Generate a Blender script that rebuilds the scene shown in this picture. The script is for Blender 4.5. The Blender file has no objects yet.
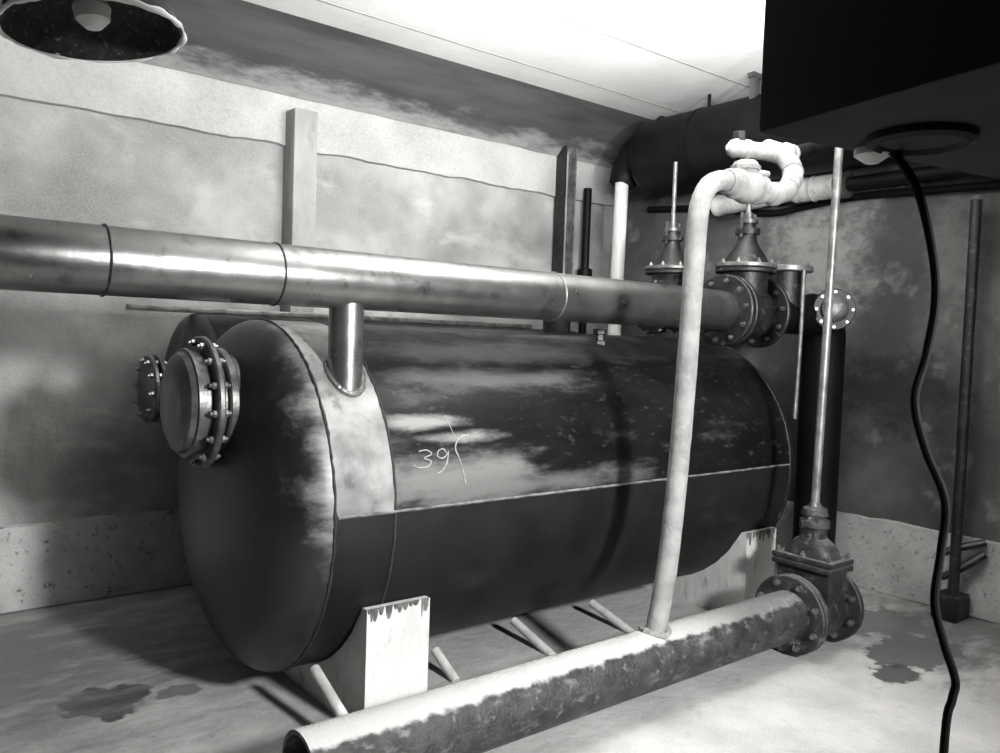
import bpy, bmesh, math, random
from mathutils import Vector, Matrix, noise
random.seed(7)
scene = bpy.context.scene
C = scene.collection
PI = math.pi

# ------------------------------------------------------------------ camera, light, exposure
FPX = 816.3                                   # focal length in pixels of a 1000 px wide frame
cam_d = bpy.data.cameras.new('camera'); cam_d.sensor_width = 36.0; cam_d.lens = FPX / 1000 * 36
cam_d.clip_start = 0.05
cam = bpy.data.objects.new('camera', cam_d); C.objects.link(cam)
_r = Vector((0.78380, -0.62006, 0.03426)); _u = Vector((0.00059, 0.05591, 0.99844)); _f = Vector((0.62101, 0.78256, -0.04419))
cam.matrix_world = Matrix(((_r.x, _u.x, -_f.x, 0), (_r.y, _u.y, -_f.y, 0), (_r.z, _u.z, -_f.z, 1.5), (0, 0, 0, 1)))
scene.camera = cam

world = bpy.data.worlds.new('world'); scene.world = world; world.use_nodes = True
world.node_tree.nodes['Background'].inputs[0].default_value = (1, 1, 1, 1)
world.node_tree.nodes['Background'].inputs[1].default_value = 0.002

def light(name, kind, loc, aim, power, **kw):
    d = bpy.data.lights.new(name, kind); d.energy = power
    for k, v in kw.items(): setattr(d, k, v)
    o = bpy.data.objects.new(name, d); C.objects.link(o); o.location = loc
    o.rotation_euler = (Vector(aim) - Vector(loc)).to_track_quat('-Z', 'Y').to_euler()
    return o
KEY = (2.0, -1.2, 2.18)
light('flash_lamp', 'SPOT', KEY, (1.75, 4.4, 1.5), 1280, spot_size=math.radians(100), spot_blend=0.8, shadow_soft_size=0.2)
light('added_ceiling_fill', 'AREA', (2.7, 2.1, 2.74), (2.8, 2.35, 3.3), 180, shape='RECTANGLE', size=1.2, size_y=1.0)  # added unseen light that only brightens the ceiling

scene.view_settings.view_transform = 'Standard'; scene.view_settings.look = 'None'
scene.view_settings.gamma = 1.0; scene.view_settings.use_curve_mapping = False
scene.view_settings.exposure = 0.0

# ------------------------------------------------------------------ materials
def g(v): return (v, v * 0.995, v * 0.975, 1)
def M(name, c1, c2, scale=4.0, rough=0.7, metal=0.0, bump=0.15, stretch=(1, 1, 1), contrast=0.5, detail=8.0,
      spots=None, dust=None, rough2=None, spec=0.5, grain=0.0, coat=0.0, scuff=None, stains=(), big=None, patches=()):
    """two-tone noise colour; spots=(colour, scale, amount); dust=(colour, lowest normal z, amount); scuff=(colour, scale xyz, amount)"""
    m = bpy.data.materials.new(name); m.use_nodes = True
    nt = m.node_tree; N = nt.nodes; L = nt.links
    b = N['Principled BSDF']
    geo = N.new('ShaderNodeNewGeometry')
    mp = N.new('ShaderNodeMapping'); mp.inputs['Scale'].default_value = stretch
    L.new(geo.outputs['Position'], mp.inputs['Vector'])
    def nz(sc, det=detail, vec=None, rg=0.6):
        n = N.new('ShaderNodeTexNoise'); n.inputs['Scale'].default_value = sc; n.inputs['Detail'].default_value = det
        n.inputs['Roughness'].default_value = rg
        L.new(vec or mp.outputs['Vector'], n.inputs['Vector']); return n
    def ramp(src, lo, hi):
        r = N.new('ShaderNodeMapRange'); r.inputs['From Min'].default_value = lo; r.inputs['From Max'].default_value = hi
        r.interpolation_type = 'SMOOTHSTEP'
        L.new(src, r.inputs['Value']); return r.outputs['Result']
    def mix(fac, a, bb):
        x = N.new('ShaderNodeMix'); x.data_type = 'RGBA'
        if isinstance(fac, float): x.inputs[0].default_value = fac
        else: L.new(fac, x.inputs[0])
        for s, v in ((6, a), (7, bb)):
            if isinstance(v, tuple): x.inputs[s].default_value = v
            else: L.new(v, x.inputs[s])
        return x.outputs[2]
    def mul(a, bb):
        x = N.new('ShaderNodeMath'); x.operation = 'MULTIPLY'
        for s, v in ((0, a), (1, bb)):
            if isinstance(v, (int, float)): x.inputs[s].default_value = v
            else: L.new(v, x.inputs[s])
        return x.outputs[0]
    n1 = nz(scale)
    w = 0.25 * (1.01 - contrast)
    col = mix(ramp(n1.outputs['Fac'], 0.5 - 0.04 - w, 0.5 + 0.04 + w), g(c1), g(c2))
    if big:                                   # large cloudy patches
        nb = nz(big[1], 3.0)
        col = mix(mul(ramp(nb.outputs['Fac'], 0.40, 0.62), big[2]), col, g(big[0]))
    if scuff:
        mp2 = N.new('ShaderNodeMapping'); mp2.inputs['Scale'].default_value = scuff[1]
        L.new(geo.outputs['Position'], mp2.inputs['Vector'])
        ns = nz(1.0, 6.0, mp2.outputs['Vector'])
        scf = mul(ramp(ns.outputs['Fac'], 0.56, 0.72), scuff[2])
        col = mix(scf, col, g(scuff[0]))
    if grain:
        n3 = nz(90.0, 2.0)
        col = mix(mul(ramp(n3.outputs['Fac'], 0.35, 0.65), grain), col, g(min(1, c2 * 1.35)))
    if spots:
        v = nz(spots[1], 3.0)
        col = mix(mul(ramp(v.outputs['Fac'], 0.57, 0.75), spots[2]), col, g(spots[0]))
    for (sx, sy, rx, ry, cst, amt) in stains: # a stain of its own shape at a place on the floor
        vm = N.new('ShaderNodeVectorMath'); vm.operation = 'SUBTRACT'; vm.inputs[1].default_value = (sx, sy, 0)
        L.new(geo.outputs['Position'], vm.inputs[0])
        vs = N.new('ShaderNodeVectorMath'); vs.operation = 'MULTIPLY'; vs.inputs[1].default_value = (1 / rx, 1 / ry, 0)
        L.new(vm.outputs[0], vs.inputs[0])
        ln = N.new('ShaderNodeVectorMath'); ln.operation = 'LENGTH'; L.new(vs.outputs[0], ln.inputs[0])
        nn = nz(7.0, 4.0)
        ad = N.new('ShaderNodeMath'); ad.operation = 'MULTIPLY_ADD'; ad.inputs[1].default_value = 2.2
        L.new(nn.outputs['Fac'], ad.inputs[0]); L.new(ln.outputs['Value'], ad.inputs[2])
        f = ramp(ad.outputs[0], 2.12, 1.95)
        inv = N.new('ShaderNodeMapRange'); inv.inputs['From Min'].default_value = 1.95; inv.inputs['From Max'].default_value = 2.12
        inv.inputs['To Min'].default_value = amt; inv.inputs['To Max'].default_value = 0.0
        L.new(ad.outputs[0], inv.inputs['Value'])
        col = mix(inv.outputs['Result'], col, g(cst))
    for (qx, qy, qz, rx, ry, rz, cst, amt) in patches:   # soft toned area at a place: tank wear, wall and floor tones, painted light
        vm = N.new('ShaderNodeVectorMath'); vm.operation = 'SUBTRACT'; vm.inputs[1].default_value = (qx, qy, qz)
        L.new(geo.outputs['Position'], vm.inputs[0])
        vs = N.new('ShaderNodeVectorMath'); vs.operation = 'MULTIPLY'; vs.inputs[1].default_value = (1 / rx, 1 / ry, 1 / rz)
        L.new(vm.outputs[0], vs.inputs[0])
        ln = N.new('ShaderNodeVectorMath'); ln.operation = 'LENGTH'; L.new(vs.outputs[0], ln.inputs[0])
        mp3 = N.new('ShaderNodeMapping'); mp3.inputs['Scale'].default_value = (2.5, 6.0, 9.0); L.new(geo.outputs['Position'], mp3.inputs['Vector'])
        nn = nz(1.0, 7.0, mp3.outputs['Vector'], 0.7)
        ad = N.new('ShaderNodeMath'); ad.operation = 'MULTIPLY_ADD'; ad.inputs[1].default_value = 2.6
        L.new(nn.outputs['Fac'], ad.inputs[0]); L.new(ln.outputs['Value'], ad.inputs[2])
        inv = N.new('ShaderNodeMapRange'); inv.interpolation_type = 'SMOOTHSTEP'
        inv.inputs['From Min'].default_value = 1.5; inv.inputs['From Max'].default_value = 2.5
        inv.inputs['To Min'].default_value = amt; inv.inputs['To Max'].default_value = 0.0
        L.new(ad.outputs[0], inv.inputs['Value'])
        col = mix(inv.outputs['Result'], col, g(cst))
    rsrc = None
    if dust:                                  # dust settled on upward faces (thinning out along x when given)
        sp = N.new('ShaderNodeSeparateXYZ'); L.new(geo.outputs['Normal'], sp.inputs[0])
        nd = nz(14.0, 5.0)
        ad = N.new('ShaderNodeMath'); ad.operation = 'MULTIPLY_ADD'; ad.inputs[1].default_value = 0.35
        L.new(nd.outputs['Fac'], ad.inputs[0]); L.new(sp.outputs['Z'], ad.inputs[2])
        df = mul(ramp(ad.outputs[0], dust[1] + 0.13, dust[1] + 0.24), dust[2])
        if len(dust) > 3:
            sx = N.new('ShaderNodeSeparateXYZ'); L.new(geo.outputs['Position'], sx.inputs[0])
            fx = N.new('ShaderNodeMapRange'); fx.inputs['From Min'].default_value = dust[3]; fx.inputs['From Max'].default_value = dust[4]
            fx.inputs['To Min'].default_value = 1.0; fx.inputs['To Max'].default_value = 0.3
            L.new(sx.outputs['X'], fx.inputs['Value'])
            mm = N.new('ShaderNodeMath'); mm.operation = 'MAXIMUM'; L.new(fx.outputs['Result'], mm.inputs[0]); mm.inputs[1].default_value = 0.0
            df = mul(df, mm.outputs[0])
        col = mix(df, col, g(dust[0]))
        mr = N.new('ShaderNodeMapRange'); mr.inputs['To Min'].default_value = rough; mr.inputs['To Max'].default_value = 0.95
        L.new(df, mr.inputs['Value']); rsrc = mr.outputs['Result']
        if metal: L.new(mul(mix(df, g(1.0), g(0.0)), metal), b.inputs['Metallic'])
    L.new(col, b.inputs['Base Color'])
    if rsrc: L.new(rsrc, b.inputs['Roughness'])
    elif rough2 is not None:
        mr = N.new('ShaderNodeMapRange'); mr.inputs['From Min'].default_value = 0.35; mr.inputs['From Max'].default_value = 0.65
        mr.inputs['To Min'].default_value = rough; mr.inputs['To Max'].default_value = rough2
        L.new(nz(scale * 2.3).outputs['Fac'], mr.inputs['Value']); L.new(mr.outputs['Result'], b.inputs['Roughness'])
    else: b.inputs['Roughness'].default_value = rough
    if not (dust and metal): b.inputs['Metallic'].default_value = metal
    b.inputs['Specular IOR Level'].default_value = spec
    if coat: b.inputs['Coat Weight'].default_value = coat; b.inputs['Coat Roughness'].default_value = 0.25
    if bump:
        bp = N.new('ShaderNodeBump'); bp.inputs['Strength'].default_value = bump; bp.inputs['Distance'].default_value = 0.02
        nb2 = nz(scale * 6, 6.0)
        L.new(nb2.outputs['Fac'], bp.inputs['Height']); L.new(bp.outputs['Normal'], b.inputs['Normal'])
    return m

MT = dict(
    wall=M('wall_concrete', 0.25, 0.40, 2.2, 0.9, bump=0.4, contrast=0.1, spots=(0.14, 7.0, 0.3), big=(0.14, 1.5, 0.6), scuff=(0.52, (1.4, 1.4, 3.4), 0.6), grain=0.15),
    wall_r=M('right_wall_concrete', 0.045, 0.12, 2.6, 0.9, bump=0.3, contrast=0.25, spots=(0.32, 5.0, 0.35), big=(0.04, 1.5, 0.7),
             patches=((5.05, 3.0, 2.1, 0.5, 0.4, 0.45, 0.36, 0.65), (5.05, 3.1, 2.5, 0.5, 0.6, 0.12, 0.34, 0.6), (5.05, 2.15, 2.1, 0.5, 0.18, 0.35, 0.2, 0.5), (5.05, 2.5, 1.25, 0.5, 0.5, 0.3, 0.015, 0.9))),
    foot=M('footing_concrete', 0.34, 0.48, 3.0, 0.95, bump=0.6, spots=(0.04, 30.0, 0.8)),
    band=M('upper_band_concrete', 0.30, 0.42, 3.0, 0.9, bump=0.35, contrast=0.2, spots=(0.2, 12.0, 0.4), grain=0.2, big=(0.24, 1.2, 0.5)),
    haunch=M('haunch_painted_shade', 0.02, 0.045, 2.0, 0.9, bump=0.2, stretch=(0.5, 3, 3), contrast=0.2, big=(0.10, 1.5, 0.3),
             patches=((2.4, 4.90, 2.95, 9.0, 0.22, 0.2, 0.30, 0.8),)),  # shade painted into the concrete: dark, fading paler along its foot
    ceil=M('ceiling_concrete', 0.72, 0.80, 2.0, 0.9, bump=0.1, spots=(0.5, 18.0, 0.2)),
    floor=M('floor_concrete', 0.34, 0.50, 2.4, 0.85, bump=0.4, contrast=0.1, spots=(0.25, 9.0, 0.45), big=(0.27, 1.8, 0.5), grain=0.15,
            patches=((0.4, 4.1, 0, 1.0, 1.3, 1, 0.16, 0.85), (4.9, 1.6, 0, 1.0, 1.0, 1, 0.10, 0.9), (4.7, 0.4, 0, 0.9, 1.1, 1, 0.14, 0.8), (1.9, 4.2, 0, 1.6, 0.8, 1, 0.2, 0.7)),
            stains=((0.78, 3.46, 0.16, 0.17, 0.03, 0.95), (4.22, 1.86, 0.34, 0.2, 0.06, 0.9), (3.86, 1.76, 0.14, 0.1, 0.03, 0.9),
                    (4.5, 2.15, 0.3, 0.25, 0.10, 0.8), (1.05, 3.4, 0.1, 0.06, 0.08, 0.7))),
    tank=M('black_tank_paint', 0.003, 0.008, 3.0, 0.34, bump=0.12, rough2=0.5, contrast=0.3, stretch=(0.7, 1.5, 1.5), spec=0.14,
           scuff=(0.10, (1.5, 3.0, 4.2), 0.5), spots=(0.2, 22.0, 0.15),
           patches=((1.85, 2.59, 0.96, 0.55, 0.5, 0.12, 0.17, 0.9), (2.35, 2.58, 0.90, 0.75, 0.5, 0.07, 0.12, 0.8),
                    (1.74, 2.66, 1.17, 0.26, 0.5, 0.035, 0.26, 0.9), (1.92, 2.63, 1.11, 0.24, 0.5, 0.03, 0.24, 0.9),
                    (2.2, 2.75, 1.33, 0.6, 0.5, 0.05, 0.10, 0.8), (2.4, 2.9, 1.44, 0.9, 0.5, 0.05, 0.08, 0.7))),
    course=M('worn_tank_plate', 0.09, 0.32, 5.0, 0.36, bump=0.15, rough2=0.55, contrast=0.2, spots=(0.02, 12.0, 0.7), big=(0.05, 3.0, 0.6)),
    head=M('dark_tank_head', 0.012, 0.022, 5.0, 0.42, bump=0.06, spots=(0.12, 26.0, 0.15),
           patches=((1.40, 2.72, 1.06, 0.17, 0.55, 0.40, 0.24, 0.95), (1.42, 2.95, 1.45, 0.14, 0.5, 0.3, 0.15, 0.9))),  # pale patches paint lamp light onto the worn knuckle by the rim
    tar=M('tarred_lower_plate', 0.004, 0.010, 3.0, 0.55, bump=0.15, spec=0.25, scuff=(0.04, (1.2, 3.0, 4.0), 0.4)),
    weld=M('weld_bead_metal', 0.10, 0.26, 20.0, 0.45, 0.5, bump=0.6),
    darkweld=M('dark_weld_metal', 0.01, 0.02, 20.0, 0.6, bump=0.4),
    steel=M('bare_pipe_steel', 0.20, 0.36, 3.5, 0.27, 0.9, bump=0.06, rough2=0.36, contrast=0.3, spots=(0.06, 12.0, 0.6), big=(0.12, 1.6, 0.4)),
    iron=M('dark_cast_iron', 0.006, 0.016, 8.0, 0.45, 0.0, bump=0.2, spots=(0.25, 25.0, 0.3)),
    flange=M('worn_flange_iron', 0.06, 0.14, 9.0, 0.36, 0.5, bump=0.15, spots=(0.3, 25.0, 0.3)),
    blackiron=M('black_iron', 0.003, 0.006, 6.0, 0.55, 0.0, bump=0.12, spec=0.15),
    bolt=M('bolt_steel', 0.18, 0.34, 30.0, 0.3, 0.8, bump=0.0),
    rod=M('pale_steel_rod', 0.12, 0.26, 14.0, 0.4, 0.5, bump=0.1),
    lag=M('white_pipe_lagging', 0.18, 0.29, 10.0, 0.8, bump=0.25, spots=(0.3, 24.0, 0.35)),
    lag_old=M('grimy_pipe_lagging', 0.30, 0.55, 6.0, 0.9, bump=0.5, spots=(0.1, 14.0, 0.5)),
    floorpipe=M('dusty_iron_pipe', 0.010, 0.036, 14.0, 0.5, 0.0, bump=0.45, scuff=(0.22, (7, 14, 14), 0.6), dust=(0.42, 0.76, 0.95, 2.7, 3.15), spots=(0.3, 22.0, 0.4)),
    valve=M('dusty_valve_iron', 0.012, 0.036, 9.0, 0.5, 0.0, bump=0.4, dust=(0.12, 0.7, 0.6), spots=(0.35, 18.0, 0.4)),
    white=M('whitewashed_concrete', 0.47, 0.58, 5.0, 0.9, bump=0.3, stretch=(1, 1, 0.4), spots=(0.10, 13.0, 0.6)),
    drip=M('tar_drips', 0.05, 0.15, 20.0, 0.7, bump=0.3),
    post=M('grey_post_concrete', 0.24, 0.34, 5.0, 0.9, bump=0.3, stretch=(1, 1, 0.4), spots=(0.12, 14.0, 0.4)),
    wood=M('pale_wooden_peg', 0.42, 0.6, 12.0, 0.8, bump=0.2),
    rubber=M('black_rubber', 0.005, 0.008, 8.0, 0.9, bump=0.05, spec=0.1),
    sheet=M('black_sheet_metal', 0.004, 0.008, 2.0, 0.6, bump=0.03, spec=0.2),
    enamel=M('white_enamel', 0.75, 0.82, 5.0, 0.35, bump=0.02),
    soot=M('sooty_enamel', 0.012, 0.03, 40.0, 0.9, bump=0.5, spots=(0.3, 60.0, 0.5)),
    chalk=M('white_chalk', 0.26, 0.42, 60.0, 1.0, bump=0.0),
    dark_wood=M('dark_timber', 0.03, 0.06, 8.0, 0.8, bump=0.2, stretch=(1, 1, 0.2)),
)

# ------------------------------------------------------------------ mesh helpers (world coordinates)
ROOT = {}
def frame(ax):
    ax = Vector(ax).normalized()
    t = Vector((0, 0, 1)) if abs(ax.z) < 0.9 else Vector((1, 0, 0))
    u = ax.cross(t).normalized(); v = ax.cross(u).normalized()
    return ax, u, v
def lathe(bm, o, ax, prof, seg=32):
    """prof: (distance along axis, radius) pairs"""
    o = Vector(o); ax, u, v = frame(ax); prev = None; cap = None
    for t, r in prof:
        if r < 1e-6: ring = [bm.verts.new(o + ax * t)]
        else: ring = [bm.verts.new(o + ax * t + (u * math.cos(2 * PI * k / seg) + v * math.sin(2 * PI * k / seg)) * r) for k in range(seg)]
        if prev is not None:
            a, b = prev, ring
            if len(a) == 1 and len(b) == 1: pass
            elif len(a) == 1:
                for k in range(seg): bm.faces.new((a[0], b[k], b[(k + 1) % seg]))
            elif len(b) == 1:
                for k in range(seg): bm.faces.new((a[k], b[0], a[(k + 1) % seg]))
            else:
                for k in range(seg): bm.faces.new((a[k], b[k], b[(k + 1) % seg], a[(k + 1) % seg]))
        prev = ring
    return bm
def solid(bm, o, ax, prof, seg=32):
    return lathe(bm, o, ax, [(prof[0][0], 0)] + list(prof) + [(prof[-1][0], 0)], seg)
def cyl(bm, a, b, r, r2=None, seg=24, bev=0.0):
    a = Vector(a); b = Vector(b); L = (b - a).length; r2 = r if r2 is None else r2
    p = [(0, r), (L, r2)] if not bev else [(0, r - bev), (bev, r), (L - bev, r2), (L, r2 - bev)]
    return solid(bm, a, b - a, p, seg)
def hollow(bm, a, b, r, ri, seg=32, depth=0.2):
    a = Vector(a); b = Vector(b); L = (b - a).length
    return lathe(bm, a, b - a, [(depth, 0), (depth, ri), (0, ri), (0, r), (L, r), (L, 0)], seg)
def box(bm, lo, hi, rot=0.0, piv=None, bev=0.0):
    lo = Vector(lo); hi = Vector(hi); c = (lo + hi) / 2; s = hi - lo
    r = bmesh.ops.create_cube(bm, size=1.0); vs = r['verts']
    for v in vs: v.co = Vector((v.co.x * s.x, v.co.y * s.y, v.co.z * s.z)) + c
    if bev:
        es = list({e for v in vs for e in v.link_edges})
        q = bmesh.ops.bevel(bm, geom=es, offset=bev, segments=2, affect='EDGES', profile=0.5); vs = [v for v in bm.verts if v.is_valid] if not rot else list({v for f in q['faces'] for v in f.verts} | {v for v in vs if v.is_valid})
    if rot:
        p = Vector(piv) if piv is not None else c
        bmesh.ops.rotate(bm, verts=vs, cent=p, matrix=Matrix.Rotation(rot, 3, 'Z'))
    return bm
def smooth_path(pts, n=8):
    P = [Vector(p) for p in pts]; out = []
    for i in range(len(P) - 1):
        p0 = P[max(i - 1, 0)]; p1 = P[i]; p2 = P[i + 1]; p3 = P[min(i + 2, len(P) - 1)]
        for k in range(n):
            t = k / n
            out.append(0.5 * ((2 * p1) + (p2 - p0) * t + (2 * p0 - 5 * p1 + 4 * p2 - p3) * t * t + (3 * p1 - p0 - 3 * p2 + p3) * t ** 3))
    return out + [P[-1]]
def tube(bm, pts, r, seg=16, cap=True):
    P = [Vector(p) for p in pts]; n = len(P)
    R = r if isinstance(r, (list, tuple)) else [r] * n
    t0 = (P[1] - P[0]).normalized(); _, u, v = frame(t0); rings = []
    for i in range(n):
        t = (P[min(i + 1, n - 1)] - P[max(i - 1, 0)]).normalized()
        q = t0.rotation_difference(t); u = q @ u; t0 = t
        u = (u - t * u.dot(t)).normalized(); v = t.cross(u)
        rings.append([bm.verts.new(P[i] + (u * math.cos(2 * PI * k / seg) + v * math.sin(2 * PI * k / seg)) * R[i]) for k in range(seg)])
    for a, b in zip(rings, rings[1:]):
        for k in range(seg): bm.faces.new((a[k], a[(k + 1) % seg], b[(k + 1) % seg], b[k]))
    if cap:
        for rg, pp in ((rings[0], P[0]), (rings[-1], P[-1])):
            c = bm.verts.new(pp)
            for k in range(seg): bm.faces.new((c, rg[k], rg[(k + 1) % seg]))
    return bm
def arc_shell(bm, x0, x1, yc, zc, r0, r1, a0, a1, n=48, nx=10):
    """curved plate of a cylinder along x, from angle a0 to a1 (0 = towards +y, 90 = up)"""
    def row(r):
        return [[bm.verts.new((x0 + (x1 - x0) * j / nx, yc + r * math.cos(a0 + (a1 - a0) * i / n), zc + r * math.sin(a0 + (a1 - a0) * i / n))) for i in range(n + 1)] for j in range(nx + 1)]
    A = row(r1); B = row(r0)
    for G in (A, B):
        for j in range(nx):
            for i in range(n): bm.faces.new((G[j][i], G[j][i + 1], G[j + 1][i + 1], G[j + 1][i]))
    for j in range(nx):
        for i in (0, n): bm.faces.new((A[j][i], A[j + 1][i], B[j + 1][i], B[j][i]))
    for i in range(n):
        for j in (0, nx): bm.faces.new((A[j][i], A[j][i + 1], B[j][i + 1], B[j][i]))
    return bm
def prism_x(bm, poly, x0, x1):
    """polygon in (y, z) pushed along x"""
    a = [bm.verts.new((x0, y, z)) for y, z in poly]; b = [bm.verts.new((x1, y, z)) for y, z in poly]
    bm.faces.new(a); bm.faces.new(b)
    for i in range(len(poly)):
        j = (i + 1) % len(poly); bm.faces.new((a[i], a[j], b[j], b[i]))
    return bm
def roughen(bm, amp, scale, seed=0):
    for v in bm.verts:
        v.co += noise.noise_vector(v.co * scale + Vector((seed, 0, 0))) * amp
    return bm
def new(): return bmesh.new()
def thing(name, label, cat, loc, group=None):
    o = bpy.data.objects.new(name, None); C.objects.link(o); o.location = loc; o.empty_display_size = 0.1
    o['label'] = label; o['category'] = cat
    if group: o['group'] = group
    ROOT[o] = Vector(loc); return o
def part(name, bm, m, parent=None, label=None, sharp=35, loc=None):
    base = ROOT[parent] if parent else (Vector(loc) if loc else Vector((0, 0, 0)))
    bmesh.ops.recalc_face_normals(bm, faces=bm.faces)
    me = bpy.data.meshes.new(name)
    bmesh.ops.translate(bm, verts=bm.verts, vec=-base)
    bm.to_mesh(me); bm.free()
    me.polygons.foreach_set('use_smooth', [True] * len(me.polygons)); me.set_sharp_from_angle(angle=math.radians(sharp))
    me.materials.append(MT[m])
    o = bpy.data.objects.new(name, me); C.objects.link(o)
    if parent: o.parent = parent
    else: o.location = base
    ROOT[o] = base
    if label: o['label'] = label
    return o
def single(name, bm, m, label, cat, loc, group=None, sharp=35):
    o = part(name, bm, m, None, label, sharp, loc); o['category'] = cat
    if group: o['group'] = group
    return o
def struct(name, bm, m, sharp=35):
    o = part(name, bm, m, None, None, sharp); o['kind'] = 'structure'; return o
BOLT = {}
def bolts(parent, centre, ax, radius, n, size, phase=0.0, through=0.0):
    """hexagon bolts on a flange face, sharing one mesh; sub-parts of the flange"""
    ax, u, v = frame(ax); key = (round(size, 4), round(through, 4), tuple(round(c, 3) for c in ax))
    if key not in BOLT:
        bm = new(); solid(bm, (0, 0, 0), ax, [(-through, size * 0.5), (0, size * 0.5), (0, size), (size * 1.1, size), (size * 1.1, size * 0.5), (size * 1.9, size * 0.5)], 6)
        bmesh.ops.recalc_face_normals(bm, faces=bm.faces)
        me = bpy.data.meshes.new('bolt'); bm.to_mesh(me); bm.free(); me.materials.append(MT['bolt']); BOLT[key] = me
    for k in range(n):
        a = 2 * PI * k / n + phase
        o = bpy.data.objects.new('bolt', BOLT[key]); C.objects.link(o); o.parent = parent
        o.location = Vector(centre) + (u * math.cos(a) + v * math.sin(a)) * radius - ROOT[parent]
def flange(parent, name, c, ax, r, ri, th, m, nb, bs, phase=0.2, seg=48):
    """a flange disc from c along ax, with bolts on both faces"""
    bm = new(); solid(bm, c, ax, [(0, r - 0.006), (0.006, r), (th - 0.006, r), (th, r - 0.006)], seg)
    f = part(name, bm, m, parent)
    a = Vector(ax).normalized()
    bolts(f, Vector(c), -a, ri, nb, bs, phase)
    bolts(f, Vector(c) + a * th, a, ri, nb, bs, -phase)
    return f

# ------------------------------------------------------------------ the room
YB, XR, ZC = 4.855, 5.087, 3.30
XL, YF = -1.3, -3.4
def grid(bm, o, du, dv, nu, nv, amp=0.0, scale=1.0, nrm=(0, 0, 1)):
    o = Vector(o); du = Vector(du); dv = Vector(dv); nrm = Vector(nrm)
    vs = [[bm.verts.new(o + du * (i / nu) + dv * (j / nv)) for j in range(nv + 1)] for i in range(nu + 1)]
    for r in vs:
        for v in r:
            if amp: v.co += nrm * (noise.noise(v.co * scale) * amp)
    for i in range(nu):
        for j in range(nv): bm.faces.new((vs[i][j], vs[i + 1][j], vs[i + 1][j + 1], vs[i][j + 1]))
    return bm
bm = new(); box(bm, (XL - 0.1, YF - 0.1, -0.1), (XR + 0.1, YB + 0.1, -0.002)); grid(bm, (XL, YF, 0), (XR - XL, 0, 0), (0, YB - YF, 0), 60, 60, 0.004, 2.5); struct('floor', bm, 'floor')
bm = new(); box(bm, (XL - 0.1, YF - 0.1, ZC), (XR + 0.1, YB + 0.1, ZC + 0.1)); ceiling = struct('ceiling', bm, 'ceil')
bm = new(); box(bm, (XL - 0.1, YB, 0), (XR + 0.1, YB + 0.12, ZC)); wall_back = struct('wall_back', bm, 'wall')
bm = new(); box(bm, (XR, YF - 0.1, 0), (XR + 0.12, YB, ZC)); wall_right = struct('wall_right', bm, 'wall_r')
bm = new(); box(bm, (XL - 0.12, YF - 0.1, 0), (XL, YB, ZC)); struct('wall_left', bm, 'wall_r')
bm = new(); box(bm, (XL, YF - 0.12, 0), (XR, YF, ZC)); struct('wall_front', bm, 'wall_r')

def ragged_band(name, a, b, z0, z1, inward, th, m, parent, ragged='low', amp=0.02, seed=0):
    """a proud strip of concrete along a wall with a ragged upper or lower edge"""
    a = Vector(a); b = Vector(b); n = 90; inward = Vector(inward)
    bm = new(); cols = []
    for i in range(n + 1):
        p = a + (b - a) * (i / n); d = noise.noise(Vector((i * 0.23 + seed, seed, 0))) * amp + noise.noise(Vector((i * 0.9 + seed, 3, 0))) * amp * 0.5
        lo = z0 + (d if ragged == 'low' else 0); hi = z1 + (d if ragged == 'high' else 0)
        q = p + inward * th * (1 + 0.3 * noise.noise(Vector((i * 0.4, seed, 5))))
        pts = [(p, lo), (q, lo + 0.006), (q + (p - q) * 0.02, (lo + hi) / 2), (q, hi - 0.006), (p, hi)]
        cols.append([bm.verts.new((w.x, w.y, z)) for w, z in pts])
    for c0, c1 in zip(cols, cols[1:]):
        for k in range(4): bm.faces.new((c0[k], c0[k + 1], c1[k + 1], c1[k]))
        bm.faces.new((c0[4], c0[0], c1[0], c1[4]))
    bm.faces.new(cols[0]); bm.faces.new(cols[-1])
    return part(name, bm, m, parent, sharp=50)
ragged_band('upper_band', (XL, YB, 0), (XR, YB, 0), 2.645, 2.985, (0, -1, 0), 0.028, 'band', wall_back, 'low', 0.02, 2)
ragged_band('footing', (XL, YB, 0), (XR, YB, 0), 0, 0.455, (0, -1, 0), 0.035, 'foot', wall_back, 'high', 0.012, 4)
ragged_band('footing', (XR, YF, 0), (XR, YB, 0), 0, 0.455, (-1, 0, 0), 0.04, 'foot', wall_right, 'high', 0.014, 9)
# sloped haunch between the back wall and the ceiling
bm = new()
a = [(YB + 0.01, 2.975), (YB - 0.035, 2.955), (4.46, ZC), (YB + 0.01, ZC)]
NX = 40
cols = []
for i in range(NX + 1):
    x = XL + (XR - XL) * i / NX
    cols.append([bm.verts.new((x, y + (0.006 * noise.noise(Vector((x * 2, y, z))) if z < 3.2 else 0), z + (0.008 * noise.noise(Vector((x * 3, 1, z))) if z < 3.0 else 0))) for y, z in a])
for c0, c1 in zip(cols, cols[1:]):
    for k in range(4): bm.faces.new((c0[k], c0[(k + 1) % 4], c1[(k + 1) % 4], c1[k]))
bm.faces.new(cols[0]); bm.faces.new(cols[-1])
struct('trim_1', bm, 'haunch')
# board steps cast into the ceiling
for y0, y1, d in ((3.44, 3.452, 0.003), (4.16, 4.17, 0.003)):
    bm = new(); box(bm, (XL, y0, ZC - d), (XR, y1, ZC + 0.01)); part('board_joint', bm, 'post', ceiling)

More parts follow.
